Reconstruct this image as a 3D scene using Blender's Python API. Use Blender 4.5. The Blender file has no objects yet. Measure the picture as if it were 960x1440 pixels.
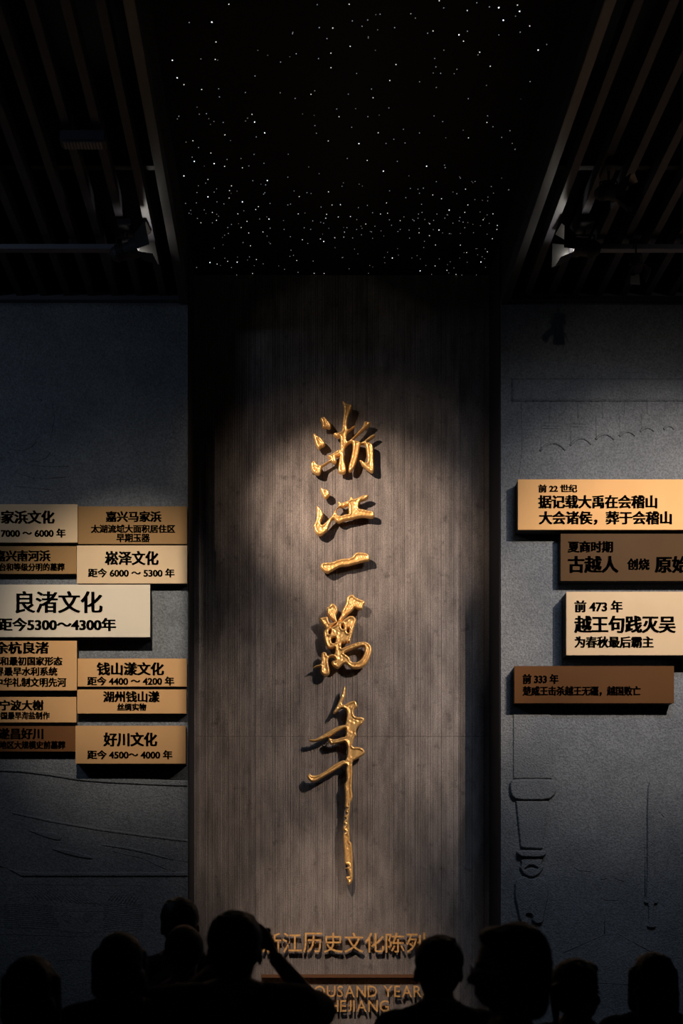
import bpy, bmesh, math, random
import numpy as np
from mathutils import Vector, Matrix, noise

C = bpy.context.scene.collection
sc = bpy.context.scene
PI = math.pi

# ------------------------------------------------------------------ camera
F = 1500.0                 # focal length in pixels of the 960x1440 frame
VX, VY = 413.0, 1281.0     # where the eye-level line of sight meets the wall
EYE = 1.72
FRONT, BACK = 8.333, 8.79  # distance of the two side walls / of the recessed wall

cam_d = bpy.data.cameras.new('camera')
cam = bpy.data.objects.new('camera', cam_d)
C.objects.link(cam)
cam.location = (0, 0, EYE)
cam.rotation_euler = (PI / 2, 0, 0)
cam_d.sensor_fit = 'VERTICAL'
cam_d.sensor_height = 36.0
cam_d.lens = 36.0 * F / 1440.0
cam_d.shift_x = (480 - VX) / 1440.0
cam_d.shift_y = (VY - 720) / 1440.0
cam_d.clip_end = 60
cam_d.dof.use_dof = True
cam_d.dof.focus_distance = 8.6
cam_d.dof.aperture_fstop = 2.6
sc.camera = cam


def at(px, py, Y):
    """point of the room that lies Y metres away on the line of sight px, py"""
    return Vector(((px - VX) * Y / F, Y, EYE + (VY - py) * Y / F))


# ------------------------------------------------------------------ light, world, exposure
sc.view_settings.view_transform = 'Standard'
sc.view_settings.look = 'None'
sc.view_settings.gamma = 1.0
sc.view_settings.use_curve_mapping = False
sc.view_settings.exposure = 0.0

world = bpy.data.worlds.new('world')
sc.world = world
world.use_nodes = True
world.node_tree.nodes['Background'].inputs[0].default_value = (0.30, 0.32, 0.50, 1)
world.node_tree.nodes['Background'].inputs[1].default_value = 0.004


def spot(name, loc, target, power, col, angle, blend=1.0, radius=0.03):
    d = bpy.data.lights.new(name, 'SPOT')
    d.energy = power
    d.color = col
    d.spot_size = math.radians(angle)
    d.spot_blend = blend
    d.shadow_soft_size = radius
    o = bpy.data.objects.new(name, d)
    C.objects.link(o)
    o.location = loc
    o.rotation_euler = (Vector(target) - Vector(loc)).to_track_quat('-Z', 'Y').to_euler()
    return o


WARM = (1.0, 0.79, 0.63)
LAMPS = [  # name, place, aim, watts, colour, cone, source radius
    ('lamp', (-2.3, 4.4, 6.25), at(497, 738, BACK), 2300, WARM, 19.5, 0.022),
    ('lamp', (3.4, 4.3, 6.25), at(485, 1030, BACK), 1020, WARM, 27, 0.022),
    ('lamp', (-0.6, 4.3, 6.25), at(480, 1375, BACK), 1300, WARM, 18, 0.02),
    ('lamp', (3.9, 4.3, 6.25), at(925, 825, FRONT), 1150, (1.0, 0.90, 0.82), 43, 0.03),
    ('lamp', (-1.15, 4.5, 6.25), at(185, 900, FRONT), 830, (1.0, 0.90, 0.78), 31, 0.004),
]
for (n, loc, tgt, e, colr, ang, rad) in LAMPS:
    spot(n, loc, tgt, e, colr, ang, radius=rad)                  # hot centre of the beam
    spot(n, loc, tgt, e * 0.09, colr, ang * 1.5, radius=rad)     # and the soft field around it


def area(name, loc, target, power, col, sx, sy):
    d = bpy.data.lights.new(name, 'AREA')
    d.shape = 'RECTANGLE'
    d.size, d.size_y = sx, sy
    d.spread = math.radians(100)
    d.energy = power
    d.color = col
    o = bpy.data.objects.new(name, d)
    C.objects.link(o)
    o.location = loc
    o.rotation_euler = (Vector(target) - Vector(loc)).to_track_quat('-Z', 'Y').to_euler()
    return o


COOL = (0.56, 0.72, 1.0)
area('cool_wash_light', (-4.3, 4.6, 6.2), at(120, 900, FRONT), 9, COOL, 1.2, 0.4)
area('cool_wash_light', (2.5, 5.3, 6.2), at(860, 1160, FRONT), 15, COOL, 1.2, 0.4)


# ------------------------------------------------------------------ materials
def new_mat(name):
    m = bpy.data.materials.new(name)
    m.use_nodes = True
    return m, m.node_tree, m.node_tree.nodes['Principled BSDF']


def flat(name, col, rough=0.6, metal=0.0, emit=None, strength=0.0, bump=0.0, scale=60, var=0.0):
    m, nt, b = new_mat(name)
    b.inputs['Base Color'].default_value = (*col, 1)
    b.inputs['Roughness'].default_value = rough
    b.inputs['Metallic'].default_value = metal
    if emit:
        b.inputs['Emission Color'].default_value = (*emit, 1)
        b.inputs['Emission Strength'].default_value = strength
    if bump or var:
        tc = nt.nodes.new('ShaderNodeTexCoord')
        n = nt.nodes.new('ShaderNodeTexNoise')
        n.inputs['Scale'].default_value = scale
        n.inputs['Detail'].default_value = 5
        nt.links.new(tc.outputs['Object'], n.inputs['Vector'])
        if bump:
            bp = nt.nodes.new('ShaderNodeBump')
            bp.inputs['Strength'].default_value = bump
            bp.inputs['Distance'].default_value = 0.01
            nt.links.new(n.outputs['Fac'], bp.inputs['Height'])
            nt.links.new(bp.outputs['Normal'], b.inputs['Normal'])
        if var:
            r = nt.nodes.new('ShaderNodeValToRGB')
            r.color_ramp.elements[0].position = 0.3
            r.color_ramp.elements[1].position = 0.7
            r.color_ramp.elements[0].color = (*[c * (1 - var) for c in col], 1)
            r.color_ramp.elements[1].color = (*[min(1, c * (1 + var)) for c in col], 1)
            nt.links.new(n.outputs['Fac'], r.inputs['Fac'])
            nt.links.new(r.outputs['Color'], b.inputs['Base Color'])
    return m


def concrete(name, dark, light, stretch=(1, 1, 1), fine=260, fine_bump=0.5, blotch=2.2, spots=0.0):
    m, nt, b = new_mat(name)
    L = nt.links.new
    tc = nt.nodes.new('ShaderNodeTexCoord')
    mp = nt.nodes.new('ShaderNodeMapping')
    mp.inputs['Scale'].default_value = stretch
    L(tc.outputs['Object'], mp.inputs['Vector'])
    n1 = nt.nodes.new('ShaderNodeTexNoise')
    n1.inputs['Scale'].default_value = blotch
    n1.inputs['Detail'].default_value = 8
    n1.inputs['Roughness'].default_value = 0.65
    L(mp.outputs['Vector'], n1.inputs['Vector'])
    n2 = nt.nodes.new('ShaderNodeTexNoise')
    n2.inputs['Scale'].default_value = fine
    n2.inputs['Detail'].default_value = 4
    L(tc.outputs['Object'], n2.inputs['Vector'])
    r = nt.nodes.new('ShaderNodeValToRGB')
    r.color_ramp.elements[0].position = 0.33
    r.color_ramp.elements[1].position = 0.68
    r.color_ramp.elements[0].color = (*dark, 1)
    r.color_ramp.elements[1].color = (*light, 1)
    L(n1.outputs['Fac'], r.inputs['Fac'])
    r2 = nt.nodes.new('ShaderNodeValToRGB')
    r2.color_ramp.elements[0].position = 0.30
    r2.color_ramp.elements[1].position = 0.72
    r2.color_ramp.elements[0].color = (0.62, 0.62, 0.62, 1)
    r2.color_ramp.elements[1].color = (1.35, 1.35, 1.35, 1)
    L(n2.outputs['Fac'], r2.inputs['Fac'])
    mx = nt.nodes.new('ShaderNodeMix')
    mx.data_type = 'RGBA'
    mx.blend_type = 'MULTIPLY'
    mx.inputs['Factor'].default_value = 1.0
    L(r.outputs['Color'], mx.inputs['A'])
    L(r2.outputs['Color'], mx.inputs['B'])
    out = mx.outputs['Result']
    if spots:
        n3 = nt.nodes.new('ShaderNodeTexNoise')
        n3.inputs['Scale'].default_value = 9
        n3.inputs['Detail'].default_value = 6
        n3.inputs['Roughness'].default_value = 0.7
        L(tc.outputs['Object'], n3.inputs['Vector'])
        r3 = nt.nodes.new('ShaderNodeValToRGB')
        r3.color_ramp.elements[0].position = 0.30
        r3.color_ramp.elements[1].position = 0.42
        r3.color_ramp.elements[0].color = (spots, spots, spots, 1)
        r3.color_ramp.elements[1].color = (1, 1, 1, 1)
        L(n3.outputs['Fac'], r3.inputs['Fac'])
        m2 = nt.nodes.new('ShaderNodeMix')
        m2.data_type = 'RGBA'
        m2.blend_type = 'MULTIPLY'
        m2.inputs['Factor'].default_value = 1.0
        L(out, m2.inputs['A'])
        L(r3.outputs['Color'], m2.inputs['B'])
        out = m2.outputs['Result']
    L(out, b.inputs['Base Color'])
    b.inputs['Roughness'].default_value = 0.82
    bp = nt.nodes.new('ShaderNodeBump')
    bp.inputs['Strength'].default_value = fine_bump
    bp.inputs['Distance'].default_value = 0.008
    L(n2.outputs['Fac'], bp.inputs['Height'])
    L(bp.outputs['Normal'], b.inputs['Normal'])
    return m


M_WALL = concrete('grey_textured_plaster', (0.100, 0.103, 0.106), (0.150, 0.152, 0.152), fine=80, fine_bump=0.95, blotch=2.4, spots=0.78)
M_RIB = concrete('brown_grey_ribbed_board', (0.100, 0.082, 0.072), (0.225, 0.190, 0.168), stretch=(3.0, 1, 0.8), fine=120, fine_bump=0.15, blotch=3.2, spots=0.5)
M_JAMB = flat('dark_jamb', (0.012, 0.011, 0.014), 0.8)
M_BLACK = flat('matt_black', (0.006, 0.006, 0.007), 0.7)
M_CEIL = flat('black_ceiling', (0.004, 0.004, 0.005), 0.9)
M_SLAT = flat('dark_grey_slat', (0.036, 0.035, 0.044), 0.6, bump=0.1)
M_BEAM = flat('brushed_metal_edge', (0.050, 0.049, 0.051), 0.40, 0.35, bump=0.05, scale=200)
M_TRIM = flat('grey_metal_trim', (0.16, 0.16, 0.18), 0.5, 0.4)
M_FLOOR = flat('dark_polished_floor', (0.03, 0.028, 0.028), 0.35, bump=0.05, scale=8, var=0.2)
M_INK = flat('black_lettering', (0.003, 0.002, 0.002), 0.8)
M_SHADEBODY = flat('shade_dark_plaque_body', (0.012, 0.006, 0.005), 0.7)  # near-black: shade on plaque sides and undersides put into the colour
M_CREAM = flat('cream_plaque', (0.55, 0.46, 0.34), 0.55, var=0.03, scale=4)
M_TAN = flat('tan_plaque', (0.50, 0.275, 0.115), 0.5, var=0.04, scale=4)
M_PALE = flat('pale_tan_plaque', (0.53, 0.37, 0.215), 0.5, var=0.04, scale=4)
M_BROWN = flat('brown_plaque', (0.26, 0.145, 0.056), 0.5, var=0.05, scale=4)
M_DARKB = flat('dark_brown_plaque', (0.140, 0.057, 0.020), 0.5, var=0.06, scale=4)
M_UMBER = flat('umber_plaque', (0.068, 0.034, 0.012), 0.5, var=0.05, scale=4)
M_UMBERD = flat('deep_umber_plaque', (0.090, 0.037, 0.012), 0.5, var=0.05, scale=4)
M_TANR = flat('ochre_plaque', (0.65, 0.345, 0.13), 0.5, var=0.04, scale=4)
for _m in (M_CREAM, M_TAN, M_PALE, M_BROWN, M_DARKB, M_UMBER, M_TANR, M_UMBERD, M_INK): _m.node_tree.nodes['Principled BSDF'].inputs['Specular IOR Level'].default_value = 0.03
M_DARKCOPPER = flat('dark_copper', (0.16, 0.07, 0.03), 0.5, 0.4)
M_COPPER = flat('copper_letter', (0.88, 0.44, 0.15), 0.40, 0.35, bump=0.15, scale=50, var=0.3)
M_GOLD = flat('gold_leaf', (0.98, 0.58, 0.21), 0.32, 0.62, bump=0.10, scale=26, var=0.06)
M_SKIN = flat('skin', (0.30, 0.15, 0.10), 0.6)
M_HAIR = flat('black_hair', (0.006, 0.005, 0.005), 0.55)
M_GREYHAIR = flat('dark_brown_hair', (0.022, 0.015, 0.013), 0.6)
M_STAR = [flat('star_glow_%d' % i, (0.8, 0.85, 1.0), 0.5, emit=c, strength=s)
          for i, (s, c) in enumerate([(3.0, (0.85, 0.92, 1.0)), (1.3, (1.0, 0.97, 0.9)), (0.55, (0.8, 0.9, 1.0)), (0.3, (0.95, 0.92, 0.9))])]


def cloth(name, c):
    return flat(name, c, 0.85)


# ------------------------------------------------------------------ mesh helpers
def link(name, me, mat=None, parent=None):
    o = bpy.data.objects.new(name, me)
    C.objects.link(o)
    if mat is not None and len(me.materials) == 0:
        me.materials.append(mat)
    if parent is not None:
        o.parent = parent
    return o


def obj(name, bm, mat, parent=None, smooth=False):
    me = bpy.data.meshes.new(name)
    bmesh.ops.recalc_face_normals(bm, faces=bm.faces)
    if smooth:
        for f in bm.faces:
            f.smooth = True
    bm.to_mesh(me)
    bm.free()
    return link(name, me, mat, parent)


def box(bm, x0, x1, y0, y1, z0, z1, bevel=0.0):
    r = bmesh.ops.create_cube(bm, size=1.0)
    for v in r['verts']:
        v.co = Vector((x0 + (v.co.x + .5) * (x1 - x0), y0 + (v.co.y + .5) * (y1 - y0), z0 + (v.co.z + .5) * (z1 - z0)))
    if bevel:
        es = {e for v in r['verts'] for e in v.link_edges}
        bmesh.ops.bevel(bm, geom=list(es), offset=bevel, segments=2, affect='EDGES')


def box_obj(name, dims, mat, parent=None, bevel=0.0):
    bm = bmesh.new()
    box(bm, *dims, bevel=bevel)
    return obj(name, bm, mat, parent)


def tag(o, label=None, cat=None, group=None, kind=None):
    if label: o['label'] = label
    if cat: o['category'] = cat
    if group: o['group'] = group
    if kind: o['kind'] = kind
    return o


def empty(name, loc=(0, 0, 0), rz=0.0):
    o = bpy.data.objects.new(name, None)
    o.empty_display_size = 0.1
    C.objects.link(o)
    o.location = loc
    o.rotation_euler = (0, 0, rz)
    return o


def tube(bm, pts, r, seg=6):
    """tube along a polyline; r a number or one per point"""
    n = len(pts)
    rs = r if isinstance(r, (list, tuple)) else [r] * n
    rings = []
    for i, p in enumerate(pts):
        a = pts[max(0, i - 1)]
        b = pts[min(n - 1, i + 1)]
        t = (b - a).normalized()
        ref = Vector((0, 1, 0)) if abs(t.y) < 0.9 else Vector((1, 0, 0))
        u = t.cross(ref).normalized()
        w = t.cross(u).normalized()
        rings.append([bm.verts.new(p + (u * math.cos(2 * PI * k / seg) + w * math.sin(2 * PI * k / seg)) * rs[i]) for k in range(seg)])
    for i in range(n - 1):
        for k in range(seg):
            bm.faces.new((rings[i][k], rings[i][(k + 1) % seg], rings[i + 1][(k + 1) % seg], rings[i + 1][k]))
    bm.faces.new(rings[0])
    bm.faces.new(rings[-1])


# ------------------------------------------------------------------ setting: floor, walls, ceilings
Z_SLAT = 6.50
XL = (264 - VX) * FRONT / F      # inner corner of the left wall
XR = (704 - VX) * FRONT / F      # inner corner of the right wall
Z_STAR = 6.96

tag(box_obj('floor', (-6, 7, -2.5, 9.3, -0.2, 0.0), M_FLOOR), kind='structure')


def side_wall(name, x0, x1):
    w = box_obj(name, (x0, x1, FRONT, 9.3, 0, Z_SLAT), M_WALL)
    return tag(w, kind='structure')


wall_left = side_wall('wall_left', -6, XL)
wall_right = side_wall('wall_right', XR, 7)
# dark cheeks of the recess
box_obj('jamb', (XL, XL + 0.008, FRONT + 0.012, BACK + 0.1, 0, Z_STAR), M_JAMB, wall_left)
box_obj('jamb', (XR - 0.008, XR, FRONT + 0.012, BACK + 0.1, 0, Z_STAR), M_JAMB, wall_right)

# recessed wall, faced with fine vertical ribs of uneven width and depth
rnd = random.Random(5)
bm = bmesh.new()
prof = []
x = XL + 0.004
while x < XR - 0.004:
    w = rnd.uniform(0.010, 0.024)
    d = rnd.choice([0.001, 0.002, 0.003, 0.0035, 0.005])
    g = rnd.uniform(0.0015, 0.0045)
    t = rnd.uniform(-0.0008, 0.0012)
    prof += [(x, BACK + d), (x + g * 0.5, BACK + d), (x + g, BACK - t), (x + w - 0.001, BACK - t * 0.3)]
    x += w
prof.append((XR, BACK))
ZB = [0.0, 1.1, (VY - 1035) * BACK / F + EYE - 0.004, (VY - 1035) * BACK / F + EYE, Z_STAR]
cols = []
for (px_, py_) in prof:
    cols.append([bm.verts.new((px_, py_ + (0.0025 if k == 2 else 0), z)) for k, z in enumerate(ZB)])
for a, b in zip(cols, cols[1:]):
    for k in range(len(ZB) - 1):
        bm.faces.new((a[k], b[k], b[k + 1], a[k + 1]))
wall_back = tag(obj('wall_back', bm, M_RIB), kind='structure')
box_obj('wall_core', (XL, XR, BACK + 0.03, 9.3, 0, Z_STAR), M_JAMB, wall_back)

# the star ceiling over the middle bay, its fascias and the two slatted side ceilings
ceiling = tag(box_obj('ceiling', (XL, XR, -2.5, 9.3, Z_STAR, Z_STAR + 0.1), M_CEIL), kind='structure')
for nm, x0, x1 in (('ceiling_left', -6, XL), ('ceiling_right', XR, 7)):
    c = tag(box_obj(nm, (x0, x1, -2.5, 9.3, 7.25, 7.35), M_CEIL), kind='structure')
    s = 1 if x1 == XL else -1
    xe = XL if s == 1 else XR
    fx = (xe - 0.02, xe) if s == 1 else (xe, xe + 0.02)
    box_obj('wall_head', (x0, x1, FRONT - 0.01, FRONT + 0.05, Z_SLAT + 0.03, 7.25), M_CEIL, c)
    box_obj('fascia', (fx[0], fx[1], -2.5, 9.3, Z_SLAT + 0.09, 7.25), M_CEIL, c)
    bx_ = (xe - 0.062, xe - 0.0) if s == 1 else (xe, xe + 0.062)
    box_obj('edge_beam', (bx_[0], bx_[1], -2.5, FRONT, Z_SLAT - 0.045, Z_SLAT + 0.09), M_BEAM, c, bevel=0.003)
    tx = (x0, bx_[0]) if s == 1 else (bx_[1], x1)
    box_obj('wall_trim', (tx[0], tx[1], FRONT - 0.045, FRONT, Z_SLAT - 0.03, Z_SLAT + 0.03), M_TRIM, c)
    first = None
    cs = [230 - 33.35 * k for k in range(26)] if s == 1 else [739 + 33.55 * k for k in range(26)]
    for q, px_ in enumerate(cs):
        xc = (px_ - VX) / 180.0
        if not (x0 + 0.1 < xc < x1 - 0.1): continue
        if first is None:
            first = box_obj('slat', (-0.026, 0.026, -2.5, FRONT - 0.045, Z_SLAT, Z_SLAT + 0.11), M_SLAT, c)
            first.location.x = xc
        else:
            o = first.copy(); C.objects.link(o); o.parent = c; o.location.x = xc
    first = None
    for yy in (1.0, 4.0, 7.0):       # hangers that carry the slats
        bm = bmesh.new(); box(bm, x0 + .02, x1 - .02, yy, yy + .04, Z_SLAT + 0.11, Z_SLAT + 0.16)
        obj('slat_carrier', bm, M_BLACK, c)

# fibre-optic star points, seen one by one in the photo
STARS = []


def stars(txt, ox, oy, s, lvl):
    v = [float(t) for t in txt.split()]
    for i in range(0, len(v), 2):
        STARS.append((ox + v[i] / s, oy + v[i + 1] / s, lvl))


S4 = 3.4286
stars('48 130 335 106 145 290 168 375 541 588 590 640', 200, 0, S4, 0)
stars('417 20 355 202 352 286 201 408 286 431 918 135 909 256 909 326 813 454 529 551 948 562 244 678 896 679 398 650', 200, 0, S4, 1)
stars('226 108 843 22 853 133 890 186 724 162 666 299 543 366 497 446 665 447 372 467 309 548 390 590 549 660 271 711 832 605 839 642 937 525 742 259 849 282 100 393 176 560 368 428 330 738 737 474', 200, 0, S4, 2)
stars('758 36 858 54 780 97 566 167 948 241 84 692', 480, 0, S4, 0)
stars('37 20 471 3 606 50 441 149 907 125 588 198 666 251 42 223 233 388 152 471 263 311 701 590 177 640 848 24 717 319 612 664', 480, 0, S4, 1)
stars('186 68 126 96 99 126 52 100 334 66 256 133 415 160 607 150 758 168 861 155 449 282 455 322 478 353 376 394 457 421 611 475 228 520 127 562 446 559 487 586 730 611 704 558 812 630 772 662 948 560 909 393 252 671 306 689 215 691 298 623 376 641 49 613 145 429 713 33 652 13 493 38 73 354 33 453 836 720 918 748', 480, 0, S4, 2)
stars('182 92 278 103 132 162 534 184 248 263 414 287 542 370 389 578 257 580 806 478', 220, 200, S4, 0)
stars('262 52 328 116 414 123 350 269 361 210 248 179 352 233 491 310 478 324 436 381 408 411 513 432 453 499 481 565 392 345 444 437 343 574 292 587 269 338 214 388 289 376 659 652 760 632 808 632 463 632 688 262 829 239 820 347 816 366 876 360 935 358 886 300 846 302 790 466 859 460 703 470 750 652 676 570 683 345', 220, 200, S4, 1)
stars('203 25 518 101 445 114 464 185 526 205 522 243 516 250 340 83 172 72 195 242 278 240 129 254 140 295 192 292 291 287 325 297 230 326 157 342 197 367 269 388 361 396 343 411 346 440 193 604 245 659 273 663 353 661 386 640 361 604 547 295 633 168 633 302 646 298 725 243 753 379 743 420 663 235 660 545 712 412 645 455 615 420 793 312 805 390 887 303 906 434 902 456 918 412 945 461 895 556 928 610 617 612 682 627 755 573 648 520 470 58 635 57 894 212 497 370 548 414 533 452 417 483 448 552 514 586 548 489 729 488', 220, 200, S4, 2)
stars('202 139 410 115 519 327 470 423 379 620 672 577 245 558 727 625 873 216 839 317', 480, 200, S4, 0)
stars('124 87 440 254 482 272 598 226 217 292 222 342 43 358 188 346 594 338 730 345 751 401 683 374 374 436 424 450 425 393 283 378 453 495 573 496 508 617 552 637 652 653 451 596 703 528 609 302 823 298 727 465 749 420 117 394 603 532', 480, 200, S4, 1)
stars('28 78 269 92 496 110 500 122 457 190 573 173 644 189 722 213 395 221 556 248 232 234 332 222 310 267 386 299 376 246 81 315 125 304 150 340 231 374 241 400 161 405 145 432 73 420 14 432 54 461 12 458 96 446 283 420 272 430 326 423 374 416 328 462 371 346 388 338 369 366 350 378 444 376 460 346 498 366 571 362 567 379 537 390 586 385 594 412 520 440 573 440 487 437 668 336 702 350 670 402 712 391 702 443 636 436 806 418 748 541 693 514 648 513 678 552 690 561 570 558 606 578 591 532 380 563 364 546 339 558 407 594 471 562 524 576 542 606 517 630 514 642 580 640 565 664 493 648 434 637 353 644 383 648 130 632 37 610 136 594 73 645 187 659 244 647 222 530 207 555 63 515 79 538 7 555 150 463 191 427 807 229 804 230 733 245 704 282 858 295 826 340 819 379 694 603 683 644 650 640', 480, 200, S4, 2)
star_me = []
for i in range(4):
    b2 = bmesh.new()
    bmesh.ops.create_icosphere(b2, subdivisions=1, radius=(0.0036, 0.0030, 0.0026, 0.002)[i])
    me = bpy.data.meshes.new('star_light'); b2.to_mesh(me); b2.free()
    me.materials.append(M_STAR[i]); star_me.append(me)
faint = []
for i, (px_, py_, lv) in enumerate(STARS):
    Y = F * (Z_STAR - EYE) / (VY - py_)
    p = at(px_, py_, Y)
    if not (XL + .02 < p.x < XR - .02): continue
    if i < 2000 and len([1 for c_ in ceiling.children if c_.name.startswith('star')]) < 295:
        o = link('star_light', star_me[lv], None, ceiling)
        o.location = p
    else:
        faint.append((p, lv))
bm = bmesh.new()
for (p, lv) in faint:
    bmesh.ops.create_icosphere(bm, subdivisions=1, radius=0.0026, matrix=Matrix.Translation(p))
for k in range(150):
    x_ = rnd.uniform(XL + .05, XR - .05)
    y_ = rnd.choice([rnd.uniform(7.5, 8.72), rnd.uniform(6.2, 8.7), rnd.uniform(3.0, 7.5)])
    bmesh.ops.create_icosphere(bm, subdivisions=1, radius=rnd.uniform(0.0018, 0.003), matrix=Matrix.Translation((x_, y_, Z_STAR)))
tag(obj('faint_star_points', bm, M_STAR[3], ceiling), kind='stuff')


# ------------------------------------------------------------------ shapes in relief from outlines (distance field)
def smooth_poly(P, it=1):
    P = np.array(P, float)
    for _ in range(it):
        Q = np.roll(P, -1, 0)
        P = np.stack([P * .78 + Q * .22, P * .22 + Q * .78], 1).reshape(-1, 2)
    return P


def sdf(P, X, Y):
    d = np.full(X.shape, 1e9)
    inside = np.zeros(X.shape, bool)
    n = len(P)
    for i in range(n):
        ax, ay = P[i]; bx, by = P[(i + 1) % n]
        ex, ey = bx - ax, by - ay
        L2 = ex * ex + ey * ey + 1e-12
        t = np.clip(((X - ax) * ex + (Y - ay) * ey) / L2, 0, 1)
        d = np.minimum(d, (X - ax - t * ex) ** 2 + (Y - ay - t * ey) ** 2)
        c = ((ay > Y) != (by > Y)) & (X < (bx - ax) * (Y - ay) / (by - ay + 1e-12) + ax)
        inside ^= c
    d = np.sqrt(d)
    return np.where(inside, d, -d)


def relief(outs, holes, step, face_y, wall_y, height, parent, name, mat, it=1):
    """outs/holes: outlines in photo pixels; builds a solid whose rim stands at face_y and
    whose front swells by height(d) towards the viewer, real thickness back to wall_y"""
    outs = [smooth_poly(p, it) for p in outs]
    holes = [smooth_poly(p, it) for p in holes]
    allp = np.concatenate(outs)
    x0, y0 = allp.min(0) - 1.5; x1, y1 = allp.max(0) + 1.5
    nx = int((x1 - x0) / step) + 1; ny = int((y1 - y0) / step) + 1
    gx = x0 + np.arange(nx) * step; gy = y0 + np.arange(ny) * step
    X, Y = np.meshgrid(gx, gy)
    S = np.max([sdf(p, X, Y) for p in outs], axis=0)
    for h in holes: S = np.minimum(S, -sdf(h, X, Y))
    gyv, gxv = np.gradient(S, step)
    inside = S > 0
    cell = (inside[:-1, :-1].astype(int) + inside[1:, :-1] + inside[:-1, 1:] + inside[1:, 1:]) >= 3
    use = np.zeros(S.shape, bool)
    use[:-1, :-1] |= cell; use[1:, :-1] |= cell; use[:-1, 1:] |= cell; use[1:, 1:] |= cell
    # border vertices: those not fully surrounded by used cells
    pad = np.pad(cell, 1)
    full = pad[:-1, :-1] & pad[1:, :-1] & pad[:-1, 1:] & pad[1:, 1:]
    border = use & ~full
    g2 = gxv ** 2 + gyv ** 2 + 1e-6
    mv = np.where(border, np.clip(S, -step * 1.2, step * 1.2), 0)
    X2 = X - mv * gxv / g2; Y2 = Y - mv * gyv / g2
    D = np.where(border, 0, np.maximum(S, 0))
    k = face_y / F
    wx = (X2 - VX) * k; wz = EYE + (VY - Y2) * k
    idx = -np.ones(S.shape, int)
    idx[use] = np.arange(use.sum())
    H = height(D, X2, Y2)
    verts = np.stack([wx[use], face_y - H[use], wz[use]], 1)
    n0 = len(verts)
    jj, ii = np.nonzero(cell)
    a = idx[jj, ii]; b = idx[jj, ii + 1]; c = idx[jj + 1, ii + 1]; d = idx[jj + 1, ii]
    faces = np.stack([a, b, c, d], 1)
    # side walls from border edges
    e = np.concatenate([np.stack([a, b], 1), np.stack([b, c], 1), np.stack([c, d], 1), np.stack([d, a], 1)])
    key = {}
    for (p, q) in e.tolist():
        if (q, p) in key: del key[(q, p)]
        else: key[(p, q)] = 1
    bidx = sorted({v for pq in key for v in pq})
    remap = {v: n0 + i for i, v in enumerate(bidx)}
    back = verts[bidx].copy(); back[:, 1] = wall_y
    V = np.concatenate([verts, back])
    Fc = faces.tolist() + [[q, p, remap[p], remap[q]] for (p, q) in key]
    me = bpy.data.meshes.new(name)
    me.from_pydata(V.tolist(), [], Fc)
    sm = [True] * len(faces) + [False] * len(key)
    me.polygons.foreach_set('use_smooth', sm)
    me.update()
    return link(name, me, mat, parent)


def px_list(txt, ox, oy, s, dy=0):
    v = [float(t) for t in txt.split()]
    return [(ox + v[i] / s, oy + (v[i + 1] + dy) / s) for i in range(0, len(v), 2)]


FACE = BACK - 0.085
SIDE = FACE + 0.022


def gold_height(D, X, Y):
    r = 2.4
    rise = np.sqrt(np.clip(1 - (1 - np.clip(D / r, 0, 1)) ** 2, 0, 1)) * 0.022
    t = np.clip((D - r * 0.9) / 2.6, 0, 1)
    dip = t * t * (3 - 2 * t) * 0.010
    wob = (np.sin(X * 0.9 + np.sin(Y * 0.35) * 2) * np.sin(Y * 0.55 + X * 0.3)) * 0.0012 + \
        (np.sin(X * 2.3 + Y * 1.1) * np.sin(Y * 1.9 - X * 0.8)) * 0.0004
    return rise - dip + wob * np.clip(D / 1.5, 0, 1)


A = (430, 560, 13.09); Bc = (475, 560, 13.08); Cc = (430, 680, 8.727); Dc = (440, 770, 10.667)
E = (430, 830, 9.6); G = (420, 960, 9.6); Hc = (460, 1100, 9.0)


def P(txt, c, dy=0): return px_list(txt, c[0], c[1], c[2], dy)


def character(label, pieces):
    """pieces: list of (outlines, holes); one piece -> one mesh, more -> Empty with stroke parts"""
    allp = np.concatenate([np.array(p) for pc in pieces for p in pc[0]])
    cx, cy = allp.mean(0)
    base = at(cx, allp[:, 1].max(), BACK)
    t = empty('calligraphy_character', base)
    for outs, holes in pieces:
        s = relief(outs, holes, 0.42, FACE, SIDE, gold_height, t, 'stroke', M_GOLD)
        s.matrix_parent_inverse = Matrix.Translation(-base)
        deep = sorted(range(len(s.data.vertices)), key=lambda q: s.data.vertices[q].co.y)[:600]
        a0 = s.data.vertices[deep[0]].co
        picks = [a0]
        for q in deep:
            c_ = s.data.vertices[q].co
            if all((c_ - e_).length > 0.14 for e_ in picks): picks.append(c_)
        for c_ in picks[:5]:
            bm = bmesh.new()
            tube(bm, [Vector((c_.x, SIDE - 0.012, c_.z)) - base, Vector((c_.x, BACK + 0.004, c_.z)) - base], 0.004, 8)
            obj('mounting_pin', bm, M_BLACK, t)
    return tag(t, label, 'lettering')


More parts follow.
